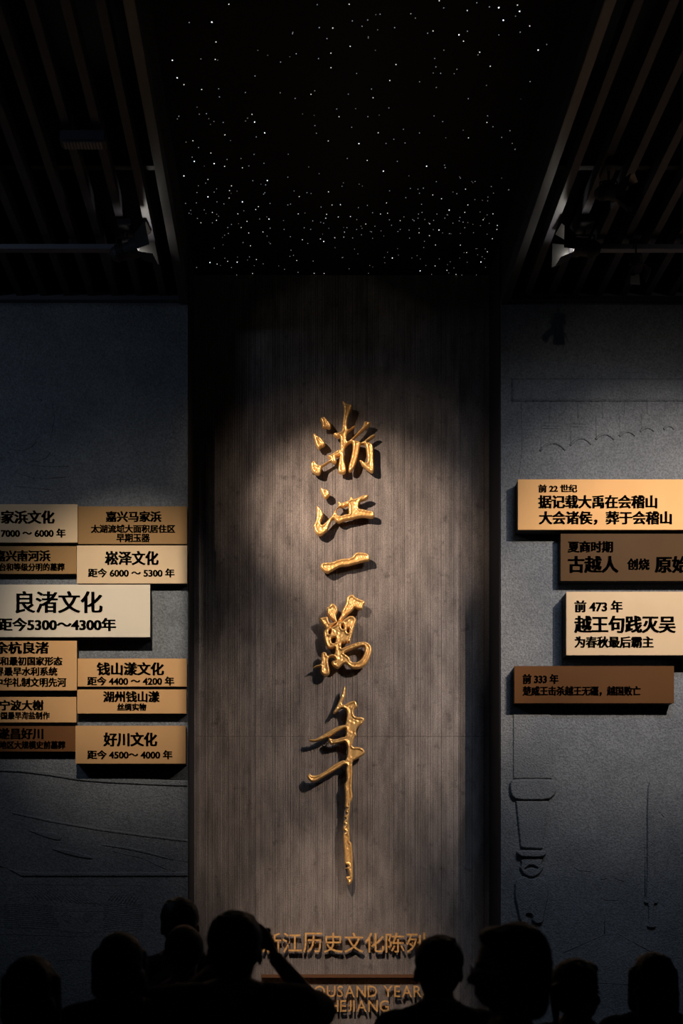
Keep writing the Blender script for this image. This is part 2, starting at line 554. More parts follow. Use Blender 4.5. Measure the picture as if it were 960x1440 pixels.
zhe_body = P('75 60 100 50 130 85 190 120 245 115 265 150 250 220 215 290 185 380 170 480 175 560 205 580 260 530 310 505 322 522 270 552 215 600 178 645 158 720 165 790 185 797 225 772 300 700 380 610 440 540 470 480 480 430 530 430 600 450 610 470 560 520 500 570 430 630 350 700 290 760 280 785 340 785 400 800 420 825 460 810 540 740 620 680 690 670 690 692 640 732 580 772 520 810 560 815 620 840 650 890 655 1000 655 1150 665 1290 655 1360 620 1370 560 1330 500 1280 440 1230 425 1180 395 1130 430 1150 490 1190 530 1190 545 1130 530 1020 520 920 500 850 440 840 420 850 400 900 385 980 365 1080 335 1180 300 1280 260 1340 215 1360 195 1320 205 1230 240 1120 260 1020 275 920 275 840 255 815 215 825 160 870 125 930 115 1040 115 1160 140 1240 150 1330 140 1380 90 1390 40 1380 8 1360 5 1290 20 1180 35 1080 50 960 45 850 50 740 30 715 -20 725 -60 700 -89 665 -60 640 0 640 40 625 75 600 85 480 100 340 110 220 100 130', Bc)
zhe_d3 = P('90 1195 145 1150 180 1175 205 1225 270 1242 340 1205 430 1150 465 1130 430 1105 385 1065 450 1050 530 990 600 955 660 930 660 1050 590 1075 550 1080 560 1150 565 1185 530 1205 480 1190 465 1165 440 1172 350 1232 295 1272 285 1320 270 1390 235 1415 170 1395 110 1345 95 1280', A)
character('golden raised brush character topmost in the centre column, with three dots at left',
          [([zhe_body, zhe_d3], []),
           ([P('255 385 300 350 345 348 385 390 430 445 465 500 460 550 430 565 385 545 320 555 298 530 300 470 280 420', A)], []),
           ([P('125 670 150 650 185 665 205 700 260 720 310 770 362 850 330 890 285 900 240 945 205 905 172 840 155 760 135 710', A)], [])])
character('golden raised brush character second from the top, with one detached dot at upper left',
          [([P('130 270 150 285 180 310 205 350 215 385 200 430 180 480 190 510 215 505 270 450 320 400 350 340 390 285 410 270 385 225 410 230 430 245 480 225 530 210 545 165 570 165 580 195 630 180 690 150 750 140 775 155 760 180 720 205 670 215 650 250 645 310 700 320 770 335 830 345 840 380 835 420 780 420 700 410 630 420 560 440 470 455 430 475 400 485 370 465 335 430 310 470 280 530 265 580 240 600 190 640 140 630 110 590 105 560 90 520 110 490 130 430 135 350', Cc)],
            [P('385 295 420 290 460 295 500 275 525 265 525 350 530 375 480 385 430 400 390 395 375 355 375 320', Cc)]),
           ([P('175 70 185 50 215 70 260 75 285 105 292 145 270 170 240 188 215 165 190 110', Cc)], [])])
character('golden raised single horizontal brush stroke, the third character down',
          [([P('105 285 135 235 200 225 280 225 380 185 450 170 540 165 590 140 620 95 660 75 740 75 810 90 840 115 850 180 835 205 770 210 680 235 600 255 500 280 420 280 340 320 270 360 225 385 180 370 130 330', Dc)], [])])
wan_body = P('420 430 480 420 540 380 590 345 640 350 680 390 680 430 655 490 635 560 620 620 602 668 605 700 590 722 572 700 552 722 535 700 515 722 495 708 480 722 475 790', E) + \
    P('520 240 600 210 700 175 790 165 850 190 885 240 888 300 868 370 840 440 790 500 720 530 640 535 590 510 540 460 500 470 470 500 440 530 400 520 360 490 340 440 370 425 400 420 385 380 350 370 310 385 300 420 305 480 325 560 315 610 270 630 215 610 195 560 205 500 150 510 95 532 90 520 140 485 200 475 210 400 205 330 240 300 280 320 290 360 340 335 385 340 395 290 395 240 340 268 290 250 260 190 245 110 235 45 250 10', E, 528) + \
    P('290 520 340 500 400 470 410 440', E)
character('golden raised brush character, fourth down, densest one with a big round loop at right',
          [([wan_body,
             P('560 90 590 65 640 60 670 100 730 125 790 145 800 180 770 215 770 255 740 265 690 255 655 235 630 275 580 320 540 345 520 370 490 405 450 435 425 425 455 370 480 330 480 290 510 240 545 170 545 120', E),
             P('285 230 320 215 335 180 370 180 400 200 425 240 430 290 405 330 410 380 425 425 440 440 400 445 375 415 335 390 310 350 285 325 290 280 278 250', E),
             P('175 380 230 365 295 355 305 400 325 450 390 425 415 438 345 490 320 525 270 530 260 500 230 470 205 430', E)],
            [P('510 325 560 295 640 265 720 240 775 225 795 250 790 310 765 370 730 420 680 445 620 445 600 420 600 400 575 370 540 345', E, 528),
             P('315 12 338 8 332 60 312 72 303 45', E, 528),
             P('345 120 400 105 405 150 390 185 355 190 340 155', E, 528),
             P('478 470 502 462 508 490 518 512 497 530 478 508', E),
             P('558 518 582 518 586 572 566 580 550 550', E)])])
character('golden raised brush character at the bottom, its long thin tail trailing far downward',
          [([P('605 60 625 45 635 70 630 180 600 240 580 290 620 300 680 260 750 240 775 260 795 320 780 340 745 360 740 400 750 450 790 465 860 465 890 490 880 530 840 575 800 590 775 640 770 680 785 715 750 740 735 790 720 850 740 870 790 865 850 880 885 910 895 950 860 985 800 1020 740 1050 720 1080 725 1200 720 1320', G) +
             P('310 90 325 180 310 230 290 270 290 330 280 420 270 500 285 580 280 640 290 700 285 750 310 770 320 860 325 960 325 1080 328 1200 320 1250 290 1300 275 1310 255 1260 230 1210 245 1190 285 1190 265 1120 250 1095 215 1092 268 1072 264 1052 220 1040 215 990 215 900 205 800 198 700 200 650 235 630 200 610 195 570 225 540 200 520 210 490 235 460 205 440 225 420 250 400 225 380 230 345 255 330 220 320 225 250 225 150 220 80 215 20 235 0', Hc) +
             P('645 1300 635 1180 650 1110 600 1110 540 1160 430 1220 330 1280 240 1330 180 1345 140 1320 110 1270 120 1240 150 1215 165 1250 230 1255 300 1230 400 1160 500 1090 590 1045 630 1050 650 980 655 900 645 830 620 795 560 815 480 830 430 835 410 800 390 780 410 740 440 765 500 765 570 740 630 730 640 660 630 610 540 650 430 720 330 770 240 795 170 800 125 775 150 765 220 765 300 720 400 660 500 600 580 575 630 570 640 500 650 420 630 360 590 345 550 360 510 400 475 425 460 400 490 350 530 280 570 180', G)], [])])


# ------------------------------------------------------------------ lettering
def glyph_mesh(text, offset=0.0, extrude=0.0):
    cu = bpy.data.curves.new('lettering', 'FONT')
    cu.body = text
    cu.size = 1.0
    cu.offset = offset
    cu.extrude = extrude
    cu.resolution_u = 3
    o = bpy.data.objects.new('lettering', cu)
    C.objects.link(o)
    dg = bpy.context.evaluated_depsgraph_get()
    me = bpy.data.meshes.new_from_object(o.evaluated_get(dg))
    bpy.data.objects.remove(o)
    bpy.data.curves.remove(cu)
    me.materials.clear()
    return me


def fit_text(text, x0, x1, y0, y1, face_y, depth, mat, parent, name='lettering', offset=0.0, smear=0.0, base=None):
    """lettering whose ink fills the box x0..x1, y0..y1 of the photo on the plane face_y"""
    me = glyph_mesh(text, offset, 0.5)
    n = len(me.vertices)
    co = np.empty(n * 3); me.vertices.foreach_get('co', co); co = co.reshape(-1, 3)
    mn, mxx = co.min(0), co.max(0)
    a = at(x0, y1, face_y); b = at(x1, y0, face_y)
    sx = (b.x - a.x) / (mxx[0] - mn[0]); sz = (b.z - a.z) / (mxx[1] - mn[1])
    out = np.empty_like(co)
    out[:, 0] = a.x + (co[:, 0] - mn[0]) * sx
    out[:, 2] = a.z + (co[:, 1] - mn[1]) * sz
    out[:, 1] = face_y - (co[:, 2] + 0.5) * depth
    if smear:
        bmx = bmesh.new(); bmx.from_mesh(me)
        for v, c in zip(bmx.verts, out): v.co = c
        base_geom = bmx.verts[:] + bmx.edges[:] + bmx.faces[:]
        d = smear * sx
        for k in (-1.0, -0.33, 0.33):
            r = bmesh.ops.duplicate(bmx, geom=base_geom)
            for g in r['geom']:
                if isinstance(g, bmesh.types.BMVert): g.co.x += k * d
        for v in [g for g in base_geom if isinstance(g, bmesh.types.BMVert)]: v.co.x += d
        bmx.to_mesh(me); bmx.free()
    else:
        me.vertices.foreach_set('co', out.ravel())
    me.update()
    if base is not None:
        me.transform(Matrix.Translation(-Vector(base)))
    o = link(name, me, mat, parent)
    if base is not None and parent is None: o.location = base
    return o


def plaque(label, x0, x1, y0, y1, d, mat, lines, group):
    fy = FRONT - d
    a = at(x0, y1, fy); b = at(x1, y0, fy)
    base = Vector(((a.x + b.x) / 2, FRONT, a.z))
    t = empty('wall_plaque', base)
    bm = bmesh.new()
    box(bm, a.x - base.x, b.x - base.x, fy - base.y, fy - base.y + 0.008, 0, b.z - a.z, bevel=0.0015)
    obj('board', bm, mat, t)
    bm = bmesh.new()
    box(bm, a.x - base.x + 0.003, b.x - base.x - 0.003, fy - base.y + 0.008, 0.0, 0.003, b.z - a.z - 0.003)
    obj('shaded_plaque_body', bm, M_SHADEBODY, t)  # thickness behind the face, darkened by colour to read as shaded
    for (txt, tx0, tx1, ty0, ty1) in lines:
        hh = ty1 - ty0
        wgt = (0.002, 0.030) if hh > 25 else (0.010, 0.038) if hh > 13 else (0.014, 0.030)
        o = fit_text(txt, tx0, tx1, ty0, ty1, fy, 0.004, M_INK, t, offset=wgt[0], smear=wgt[1], base=base)
    return tag(t, label, 'plaque', group)


GL = 'period plaques on the left wall'
GR = 'period plaques on the right wall'
plaque('pale plaque cut by the left edge of the photo, top of the left column, lettered 家浜文化', -46, 109, 709, 763, 0.060, M_PALE,
       [('马家浜文化', -17, 76.3, 718, 736.5), ('距今 7000 ～ 6000 年', -29, 92, 743.5, 756)], GL)
plaque('brown plaque with three lines of text, lettered 嘉兴马家浜, top right of the left group', 109.7, 263, 712, 765, 0.045, M_BROWN,
       [('嘉兴马家浜', 149, 226.5, 719, 734), ('太湖流域大面积居住区', 128, 246, 738, 749.5), ('早期玉器', 164, 210.5, 750.5, 762.5)], GL)
plaque('thin brown plaque below the topmost pale one, lettered 嘉兴南河浜, at the left edge', -45, 107.4, 768, 807, 0.055, M_BROWN,
       [('嘉兴南河浜', -7.5, 70.5, 774, 789.5), ('发现祭台和等级分明的墓葬', -32, 90.5, 792, 803)], GL)
plaque('pale tan plaque lettered 崧泽文化 with the years 6000 to 5300', 108, 263, 767, 820.5, 0.070, M_PALE,
       [('崧泽文化', 148, 222.5, 775, 794.5), ('距今 6000 ～ 5300 年', 124, 245, 799.5, 812)], GL)
plaque('largest cream plaque of the left group, lettered 良渚文化', -49, 211, 822, 896, 0.120, M_CREAM,
       [('良渚文化', 22.5, 143.5, 831.5, 862), ('距今5300～4300年', -3, 162.5, 869, 887.5)], GL)
plaque('tan plaque with four lines below the big cream one, lettered 余杭良渚', -45, 108, 901, 971, 0.100, M_TAN,
       [('余杭良渚', -7, 68, 902.5, 919.5), ('文明和最初国家形态', -24.6, 87.5, 923.5, 936), ('世界最早水利系统', -19, 80.5, 938, 950.5), ('中华礼制文明先河', -7, 93, 953, 966)], GL)
plaque('light tan plaque lettered 宁波大榭, at the left edge above the dark brown one', -45, 107.3, 980, 1016, 0.060, M_TAN,
       [('宁波大榭', 0, 61, 984.5, 999), ('中国最早海盐制作', -8, 69.5, 1001, 1011.5)], GL)
plaque('dark brown plaque lettered 遂昌好川, lowest at the left edge', -45, 106, 1021, 1057, 0.060, M_DARKB,
       [('遂昌好川', -2, 60.5, 1024, 1039.5), ('浙南地区大规模史前墓葬', -21, 91.5, 1042, 1053)], GL)
plaque('tan plaque lettered 钱山漾文化 with the years 4400 to 4200', 108.5, 262.5, 926, 965.5, 0.050, M_TAN,
       [('钱山漾文化', 136.5, 230, 931.5, 949.5), ('距今 4400 ～ 4200 年', 123, 244.5, 951.5, 964)], GL)
plaque('narrow tan plaque lettered 湖州钱山漾, directly beneath the 4400 to 4200 plaque', 108.5, 262, 969.5, 1003.5, 0.070, M_TAN,
       [('湖州钱山漾', 145.5, 224, 972, 987.5), ('丝绸实物', 165, 205.5, 989, 999.5)], GL)
plaque('tan plaque lettered 好川文化, lowest and rightmost of the left group', 106, 261, 1020.5, 1074, 0.125, M_TAN,
       [('好川文化', 146, 220.5, 1030, 1049.5), ('距今 4500～ 4000 年', 123, 242, 1055, 1067.5)], GL)
plaque('tan plaque topmost on the right wall, lettered 前 22 世纪', 728, 1050, 674, 745, 0.120, M_TANR,
       [('前 22 世纪', 757, 811, 681.5, 692.5), ('据记载大禹在会稽山', 757, 923, 696.5, 715), ('大会诸侯，葬于会稽山', 758, 943.5, 719, 738)], GR)
plaque('dark tan plaque second from the top on the right wall, lettered 古越人', 788, 1060, 750.5, 817, 0.090, M_UMBER,
       [('夏商时期', 798.5, 861, 761, 777), ('古越人', 799, 868.5, 782, 805.5), ('创烧', 882, 912.5, 785.5, 801.5), ('原始瓷', 921, 992, 782, 805.5)], GR)
plaque('large cream plaque on the right wall, lettered 前 473 年', 796, 1030, 832, 921.5, 0.150, M_PALE,
       [('前 473 年', 808, 874.5, 844.5, 861), ('越王句践灭吴', 808, 949, 866, 890), ('为春秋最后霸主', 808, 918, 895, 911)], GR)
plaque('dark brown plaque lowest on the right wall, lettered 前 333 年', 723, 947.5, 936.5, 989, 0.100, M_UMBERD,
       [('前 333 年', 735, 784.5, 948, 961.5), ('楚威王击杀越王无疆，越国败亡', 735, 900, 965, 978.5)], GR)

# title characters in raised copper below the calligraphy
LF = BACK - 0.052


def wall_letter(ch, x0, x1, y0, y1, label, name, group, offset, depth=0.022, smear=0.0):
    base = at((x0 + x1) / 2, y1, LF); base.y = BACK - 0.002
    o = fit_text(ch, x0, x1, y0, y1, LF + depth, depth,  M_COPPER, None, name=name, offset=offset, base=base, smear=smear)
    # two mounting pins back to the wall, part of the letter
    bm = bmesh.new(); bm.from_mesh(o.data)
    h = (y1 - y0) * LF / F
    for s in (-0.15, 0.15):
        w = (x1 - x0) * LF / F
        box(bm, s * w - .003, s * w + .003, LF + 0.012 - base.y, -0.001, h * .45, h * .55)
    bm.to_mesh(o.data); bm.free()
    return tag(o, label, 'letter', group)


title = '浙江历史文化陈列'
hint = ['first', 'second', 'third', 'fourth', 'fifth', 'sixth', 'seventh', 'last']
for i, ch in enumerate(title):
    x0 = 367.5 + i * 28.9
    wall_letter(ch, x0 + 0.8, x0 + 27.6, 1311.5, 1339.5, 'copper coloured raised character %s, %s in the horizontal title row' % (ch, hint[i]),
                'title_character', 'raised title characters', 0.005, 0.024)


def latin_row(words, cx, y0, y1, total):
    """lay out words letter by letter with the proportions of the typeface"""
    adv = []
    for ch in ' '.join(words):
        if ch == ' ': adv.append((ch, 0.32, 0)); continue
        me = glyph_mesh(ch); xs = [v.co.x for v in me.vertices]; w = max(xs) - min(xs)
        bpy.data.meshes.remove(me); adv.append((ch, w, 0.11))
    tot = sum(w + g for _, w, g in adv)
    k = total / tot; x = cx - total / 2; wi = 0; cnt = {}
    for ch, w, g in adv:
        if ch == ' ': wi += 1; x += w * k; cnt = {}; continue
        cnt[ch] = cnt.get(ch, 0) + 1
        same = words[wi].count(ch)
        which = '' if same == 1 else ('first ' if cnt[ch] == 1 else 'second ')
        wall_letter(ch, x, x + w * k, y0, y1, 'small copper raised letter, the %s%s of the word %s' % (which, ch, words[wi]),
                    'title_letter', 'small raised title letters', 0.002, 0.018)
        x += (w + g) * k


latin_row(['TEN', 'THOUSAND', 'YEARS'], 485, 1386, 1402, 240)
latin_row(['OF', 'ZHEJIANG'], 481, 1406.5, 1422.5, 136)
a = at(367, 1375, LF); b = at(602, 1370.5, LF)
tag(box_obj('metal_divider_strip', (a.x, b.x, LF, BACK - 0.001, a.z, b.z), M_DARKCOPPER, bevel=0.001),
    'thin dark copper strip dividing the title row from the small letters', 'strip')


# ------------------------------------------------------------------ low relief carved on the side walls
def low(hgt, soft=1.2):
    def f(D, X, Y):
        t = np.clip(D / soft, 0, 1)
        return t * t * (3 - 2 * t) * hgt + np.sin(X * 1.3) * np.sin(Y * 1.7) * 0.0008 * t
    return f


def carve(parent, outs, holes=(), h=0.012, step=0.8, it=1, soft=1.2, name='relief_panel'):
    return relief(list(outs), list(holes), step, FRONT - 0.001, FRONT + 0.004, low(h, soft), parent, name, M_WALL, it)


def lines(parent, polys, r=0.0035, name='carved_line'):
    bm = bmesh.new()
    for p in polys:
        pts = [at(x, y, FRONT) for x, y in p]
        tube(bm, pts, r, 5)
    o = obj(name, bm, M_WALL, parent, smooth=True)
    return o


R8 = (690, 980, 3.556)
carve(wall_right, [P('110 88 290 88 305 96 305 410 110 410', R8)], h=0.009, it=0)
carve(wall_right, [P('88 440 105 410 305 410 326 440 326 485 288 522 120 522 92 490', R8)], h=0.030, soft=2.5)
carve(wall_right, [P('122 520 288 520 258 762 146 756', R8)], h=0.020, it=0)
carve(wall_right, [P('128 766 268 766 280 785 255 806 150 806 123 788', R8)], h=0.040, soft=2.0, step=.6)
carve(wall_right, [P('146 806 262 806 250 840 268 850 240 890 200 906 160 888 138 850 150 845', R8)],
      [P('160 866 200 838 240 862 200 850', R8)], h=0.022, soft=1.6, step=.5, name='relief_figure')
carve(wall_right, [P('160 892 118 918 114 1000 128 1060 142 1128 185 1138 190 1118 172 1090 195 1085 205 1100 200 1120 222 1138 262 1134 268 1080 288 1000 284 930 240 895 200 912', R8)],
      h=0.024, soft=2.0, step=.5, name='relief_figure')
carve(wall_right, [P('778 480 795 410 812 480 822 1012 838 1020 832 1034 812 1036 812 1130 826 1148 820 1156 785 1156 776 1148 786 1130 786 1036 764 1032 762 1020 778 1012', R8)],
      h=0.016, soft=1.2, step=.6, name='relief_sword')
lines(wall_right, [P('118 104 290 104', R8), P('118 116 296 116', R8), P('118 128 300 128', R8), P('118 142 300 142', R8),
                   P('150 735 255 735', R8), P('150 745 255 745', R8),
                   P('215 930 275 930 280 950 215 955', R8), P('165 820 190 815 195 830', R8), P('215 820 240 818', R8),
                   P('420 850 440 868 500 872', R8), P('550 912 580 905', R8), P('620 905 665 922', R8), P('550 1000 575 1016 630 1016 655 990', R8),
                   P('568 1025 568 1185', R8), P('560 1190 360 1280', R8), P('630 1180 800 1275', R8),
                   P('160 925 150 1000 160 1070', R8), P('245 925 255 1000 245 1060', R8), P('165 1030 240 1030', R8), P('165 1060 235 1062', R8), P('840 570 865 600', R8), P('770 540 770 1000', R8), P('800 520 800 1005', R8)], 0.0034)
T = (620, 380, 2.824)
arcs = []
for (x0, y0, xm, ym, x1, y1) in [(393, 718, 445, 686, 495, 716), (513, 696, 555, 667, 597, 692), (614, 672, 650, 651, 686, 672),
                                 (708, 660, 740, 641, 770, 658), (790, 641, 818, 625, 846, 640), (884, 632, 906, 618, 926, 632)]:
    arc = []
    for k in range(11):
        u = k / 10
        x = x0 + (x1 - x0) * u
        y = y0 + (y1 - y0) * u - (1 - (2 * u - 1) ** 2) * ((y0 + y1) / 2 - ym)
        arc.append((T[0] + x / T[2], T[1] + y / T[2]))
    arcs.append(arc)
lines(wall_right, arcs, 0.010)
lines(wall_right, [P('397 715 397 595', T), P('515 692 515 585', T), P('616 670 616 575', T), P('710 658 710 580', T), P('795 640 795 575', T),
                   P('318 525 322 720 308 812 378 812', T), P('430 525 430 600', T), P('543 525 543 590', T), P('640 525 640 590', T),
                   P('728 525 728 570', T), P('818 525 818 570', T), P('890 525 890 560', T),
                   P('435 465 435 520', T), P('545 465 545 520', T), P('640 465 640 520', T), P('728 465 728 520', T), P('815 470 815 520', T), P('893 470 893 520', T),
                   P('278 462 960 462', T), P('278 440 278 520', T)], 0.0032)
for (yy, xa, xb) in ((606, 405, 470), (618, 405, 480), (628, 405, 480), (610, 525, 590), (622, 525, 590)):
    lines(wall_right, [P('%d %d %d %d' % (xa, yy, xb, yy), T)], 0.0028)
carve(wall_right, [[(719, 532), (1100, 532), (1100, 565), (719, 565)]], h=0.010, it=0, step=3.0, name='relief_ledge')
lines(wall_right, [[(900, 1345), (925, 1352), (960, 1378), (990, 1380)], [(770, 1385), (850, 1382), (880, 1384), (892, 1381), (912, 1381)]], 0.003)

# left wall: long ledges with drifting upper edges, curls, feathered mask
LQ = (0, 1080, 3.4286); LT = (0, 400, 2.824)
ledge = P('0 18 100 22 230 38 380 62 500 72 700 82 905 90', LQ)
carve(wall_left, [[(-120, 1079)] + [(-60, 1083)] + ledge + [(264, 1098), (150, 1092), (60, 1084), (-60, 1078)]], h=0.010, it=0, step=0.7, name='relief_ledge')
ledge2 = P('0 465 50 495 105 524 905 523', LQ)
carve(wall_left, [[(-100, 1205)] + ledge2 + [(264, 1226), (60, 1227), (30, 1225), (-100, 1198)]], h=0.010, it=0, step=0.7, name='relief_ledge')
carve(wall_left, [P('60 210 250 250 480 290 700 320 905 345 905 358 700 334 480 304 250 264 60 222', LQ)], h=0.005, it=0, step=0.7, name='relief_ledge')
carve(wall_left, [P('120 296 200 306 270 312 302 332 290 352 250 345 190 325', LQ)], h=0.006, step=.6)
carve(wall_left, [P('235 386 330 392 440 425 455 442 380 432 300 412', LQ)], h=0.008, step=.6)
carve(wall_left, [P('490 366 650 384 830 436 832 446 650 400 490 374', LQ)], h=0.005, step=.6)
lines(wall_left, [P('700 440 800 488', LQ), P('830 495 905 516', LQ), P('540 400 690 436', LQ), P('830 440 905 452', LQ),
                  P('0 620 40 680 110 715 190 722 270 722', LT), P('0 695 60 745 130 768 190 770 260 765', LT), P('0 765 60 800 130 808 200 815', LT),
                  P('5 640 40 655 90 660 125 645 145 625', LT), P('125 700 150 702 180 690 200 668', LT), P('130 410 150 450 165 462', LT),
                  P('185 430 205 470 215 530 205 590', LT)], 0.0035)
fe = []
for k in range(16):      # feather fans of the mask
    x = 60 + k * 20
    fe.append(P('%d %d %d %d %d %d' % (x, 566, x + 50, 590 + k * 2, x + 80 + k * 3, 632 + k * 2), LQ))
for k in range(9):
    x = 560 + k * 15
    fe.append(P('%d %d %d %d %d %d' % (x - 40, 640 + k * 3, x - 5, 600 + k, x + 30, 570), LQ))
for k in range(13):
    y = 660 + k * 9.5
    fe.append(P('%d %d %d %d %d %d' % (20, y, 130, y - 8, 255 + k * 3, y + 6), LQ))
    fe.append(P('%d %d %d %d %d %d' % (500, y + 4, 590, y - 8, 690, y), LQ))
for (cx, cy) in ((322, 718), (425, 718)):
    for r in (9, 17, 23):
        fe.append(P(' '.join('%.1f %.1f' % (cx + r * math.cos(q * PI / 8), cy + r * math.sin(q * PI / 8)) for q in range(17)), LQ))
fe += [P('262 688 522 690 490 745 470 790 290 790 262 688', LQ), P('400 650 540 655', LQ), P('80 560 690 566 700 600', LQ),
       P('0 766 200 772 380 792 560 788 740 772', LQ), P('0 800 200 806 440 812', LQ), P('90 885 160 874 220 880', LQ),
       P('270 930 340 922 450 930', LQ), P('400 1030 470 1035', LQ), P('300 1115 440 1125', LQ), P('0 745 120 738 260 752', LQ)]
lines(wall_left, fe, 0.0024, 'carved_feather_lines')


# ------------------------------------------------------------------ track lights and ceiling kit
def fixture(loc, target, label, group='track spotlights', on=0.0, size=1.0):
    """black stage spotlight with four barn doors hanging from the slats"""
    loc = Vector(loc); d = (Vector(target) - loc).normalized()
    t = empty('track_spotlight', loc)
    q = d.to_track_quat('-Z', 'Y').to_matrix().to_4x4()
    bm = bmesh.new()
    tubepts = [q @ Vector((0, 0, z)) for z in (0.11, 0.09, 0.07, -0.03, -0.035, -0.09)]
    tube(bm, tubepts, [0.028, 0.045, 0.05, 0.05, 0.06, 0.062], 20)
    for k in range(4):       # cooling fins
        tube(bm, [q @ Vector((0, 0, 0.02 + k * .014)), q @ Vector((0, 0, 0.025 + k * .014))], 0.056, 20)
    hs = obj('lamp_housing', bm, M_BLACK, t)
    bm = bmesh.new()
    r = bmesh.ops.create_circle(bm, cap_ends=True, radius=0.048, segments=20)
    for v in r['verts']: v.co = q @ Vector((v.co.x, v.co.y, -0.0905))
    obj('lens', bm, M_LENS, hs)
    for k in range(4):
        rot = Matrix.Rotation(k * PI / 2, 4, 'Z')
        bm = bmesh.new()
        w0, w1 = 0.05, 0.085 if k % 2 else 0.06
        L_, out = (0.10, 0.055)
        vs = [(-w0, 0.06, -0.09), (w0, 0.06, -0.09), (w1, 0.06 + out, -0.09 - L_), (-w1, 0.06 + out, -0.09 - L_)]
        top = [bm.verts.new(q @ (rot @ Vector(v))) for v in vs]
        bot = [bm.verts.new(q @ (rot @ (Vector(v) + Vector((0, 0.003, 0))))) for v in vs]
        bm.faces.new(top); bm.faces.new(bot[::-1])
        for i in range(4): bm.faces.new((top[i], top[(i + 1) % 4], bot[(i + 1) % 4], bot[i]))
        obj('barn_door', bm, M_FLAP, t)
    bm = bmesh.new()
    H = (Z_SLAT - 0.01 - loc.z) / size
    for s in (-1, 1):
        tube(bm, [Vector((s * 0.068, 0, 0)), Vector((s * 0.068, 0, 0.09))], 0.006, 6)
        tube(bm, [Vector((s * 0.05, 0, 0)), Vector((s * 0.078, 0, 0))], 0.012, 10)
    tube(bm, [Vector((-0.07, 0, 0.09)), Vector((0.07, 0, 0.09))], 0.006, 6)
    tube(bm, [Vector((0, 0, 0.09)), Vector((0, 0, H))], 0.01, 8)
    obj('yoke', bm, M_BLACK, t)
    bm = bmesh.new(); box(bm, -0.05, 0.05, -0.09, 0.09, H - 0.035, H + 0.01, bevel=0.004)
    obj('driver_box', bm, M_BLACK, t)
    t.scale = (size, size, size)
    if on:
        ld = bpy.data.lights.new('lens_light', 'POINT'); ld.energy = on; ld.color = (1.0, 0.93, 0.82); ld.shadow_soft_size = 0.02
        lo = bpy.data.objects.new('lens_light', ld); C.objects.link(lo); lo.location = loc + (q @ Vector((0, 0, -0.14)))
    return tag(t, label, 'spotlight', group)


M_LENS = flat('lamp_lens', (0.03, 0.03, 0.035), 0.1)
M_FLAP = flat('satin_black_flap', (0.007, 0.007, 0.007), 0.4)

ltrack = box_obj('light_track', (-5.5, (176 - VX) / 197.7, 7.57, 7.62, 6.42, 6.455), M_TRIM, bevel=0.002)
tag(ltrack, 'dark horizontal lighting track crossing under the left slatted ceiling', 'light track')
box_obj('track_hanger', (-1.6, -1.58, 7.585, 7.605, 6.455, 6.51), M_BLACK, ltrack)
rtrack = box_obj('light_track', ((808 - VX) / 197.7, 6.5, 7.57, 7.62, 6.42, 6.455), M_TRIM, bevel=0.002)
tag(rtrack, 'dark horizontal lighting track crossing under the right slatted ceiling', 'light track')
box_obj('track_hanger', (2.6, 2.62, 7.585, 7.605, 6.455, 6.51), M_BLACK, rtrack)

fixture((-1.17, 7.45, 6.33), (1.6, 7.0, 6.9), 'black spotlight with barn doors at the right end of the left track', on=2.2)
fixture((2.02, 6.85, 6.33), (2.6, 6.5, 6.1), 'black spotlight with a lit barn door edge, nearest the right ceiling beam', size=0.8)
fixture((2.02, 7.42, 6.33), (-0.6, 7.1, 6.4), 'black spotlight with a pale triangular flap at the left end of the right track', on=2.2)
fixture((2.42, 7.55, 6.30), (2.5, 6.9, 4.9), 'black spotlight hanging below the right track, third from the beam', size=0.62)
USES = ['left lamp aimed at the upper golden characters', 'right lamp aimed at the golden characters', 'lamp aimed at the copper title row',
        'lamp aimed at the right wall plaques', 'lamp aimed at the left wall plaques']
for (n, loc, tgt, e, colr, ang, rad), use_ in zip(LAMPS, USES):
    d = (Vector(tgt) - Vector(loc)).normalized()
    fx_ = fixture(Vector(loc) - d * 0.12, tgt, 'black ceiling spotlight above the crowd, ' + use_)
    if use_.endswith('left wall plaques'):
        # a long flag on this lamp keeps its light off the recess
        L0 = Vector(loc); far = [Vector((XL - 0.01, FRONT, z)) for z in (6.4, 0.0)]
        near = [L0 + (p - L0) * (0.22 / (FRONT - L0.y)) for p in far]
        vs = [near[0], near[1], near[1] + Vector((0.30, 0, 0)), near[0] + Vector((0.30, 0, 0))]
        bm = bmesh.new()
        a_ = [bm.verts.new(v) for v in vs]; b_ = [bm.verts.new(v + Vector((0, 0.003, 0))) for v in vs]
        bm.faces.new(a_); bm.faces.new(b_[::-1])
        for k in range(4): bm.faces.new((a_[k], a_[(k + 1) % 4], b_[(k + 1) % 4], b_[k]))
        tube(bm, [near[0] + Vector((.02, 0, 0)), fx_.location + Vector((0, 0, 0.09))], 0.004, 6)
        bm.transform(Matrix.Translation(-fx_.location))
        obj('flag', bm, M_BLACK, fx_)

t = empty('ceiling_speaker', (-1.29, 6.55, 6.42))
bm = bmesh.new(); box(bm, -0.14, 0.14, -0.04, 0.04, 0, 0.072, bevel=0.008); obj('housing', bm, M_SLAT, t)
bm = bmesh.new()
for k in range(12):
    box(bm, -0.12 + k * 0.02, -0.108 + k * 0.02, -0.03, 0.03, -0.003, 0.0)
tag(obj('grille_bars', bm, M_TRIM, t), kind='stuff')
bm = bmesh.new(); box(bm, -0.02, 0.02, -0.02, 0.02, 0.072, 0.085); obj('bracket', bm, M_BLACK, t)
tag(t, 'small dark oblong box fixed below the left ceiling slats', 'ceiling box')


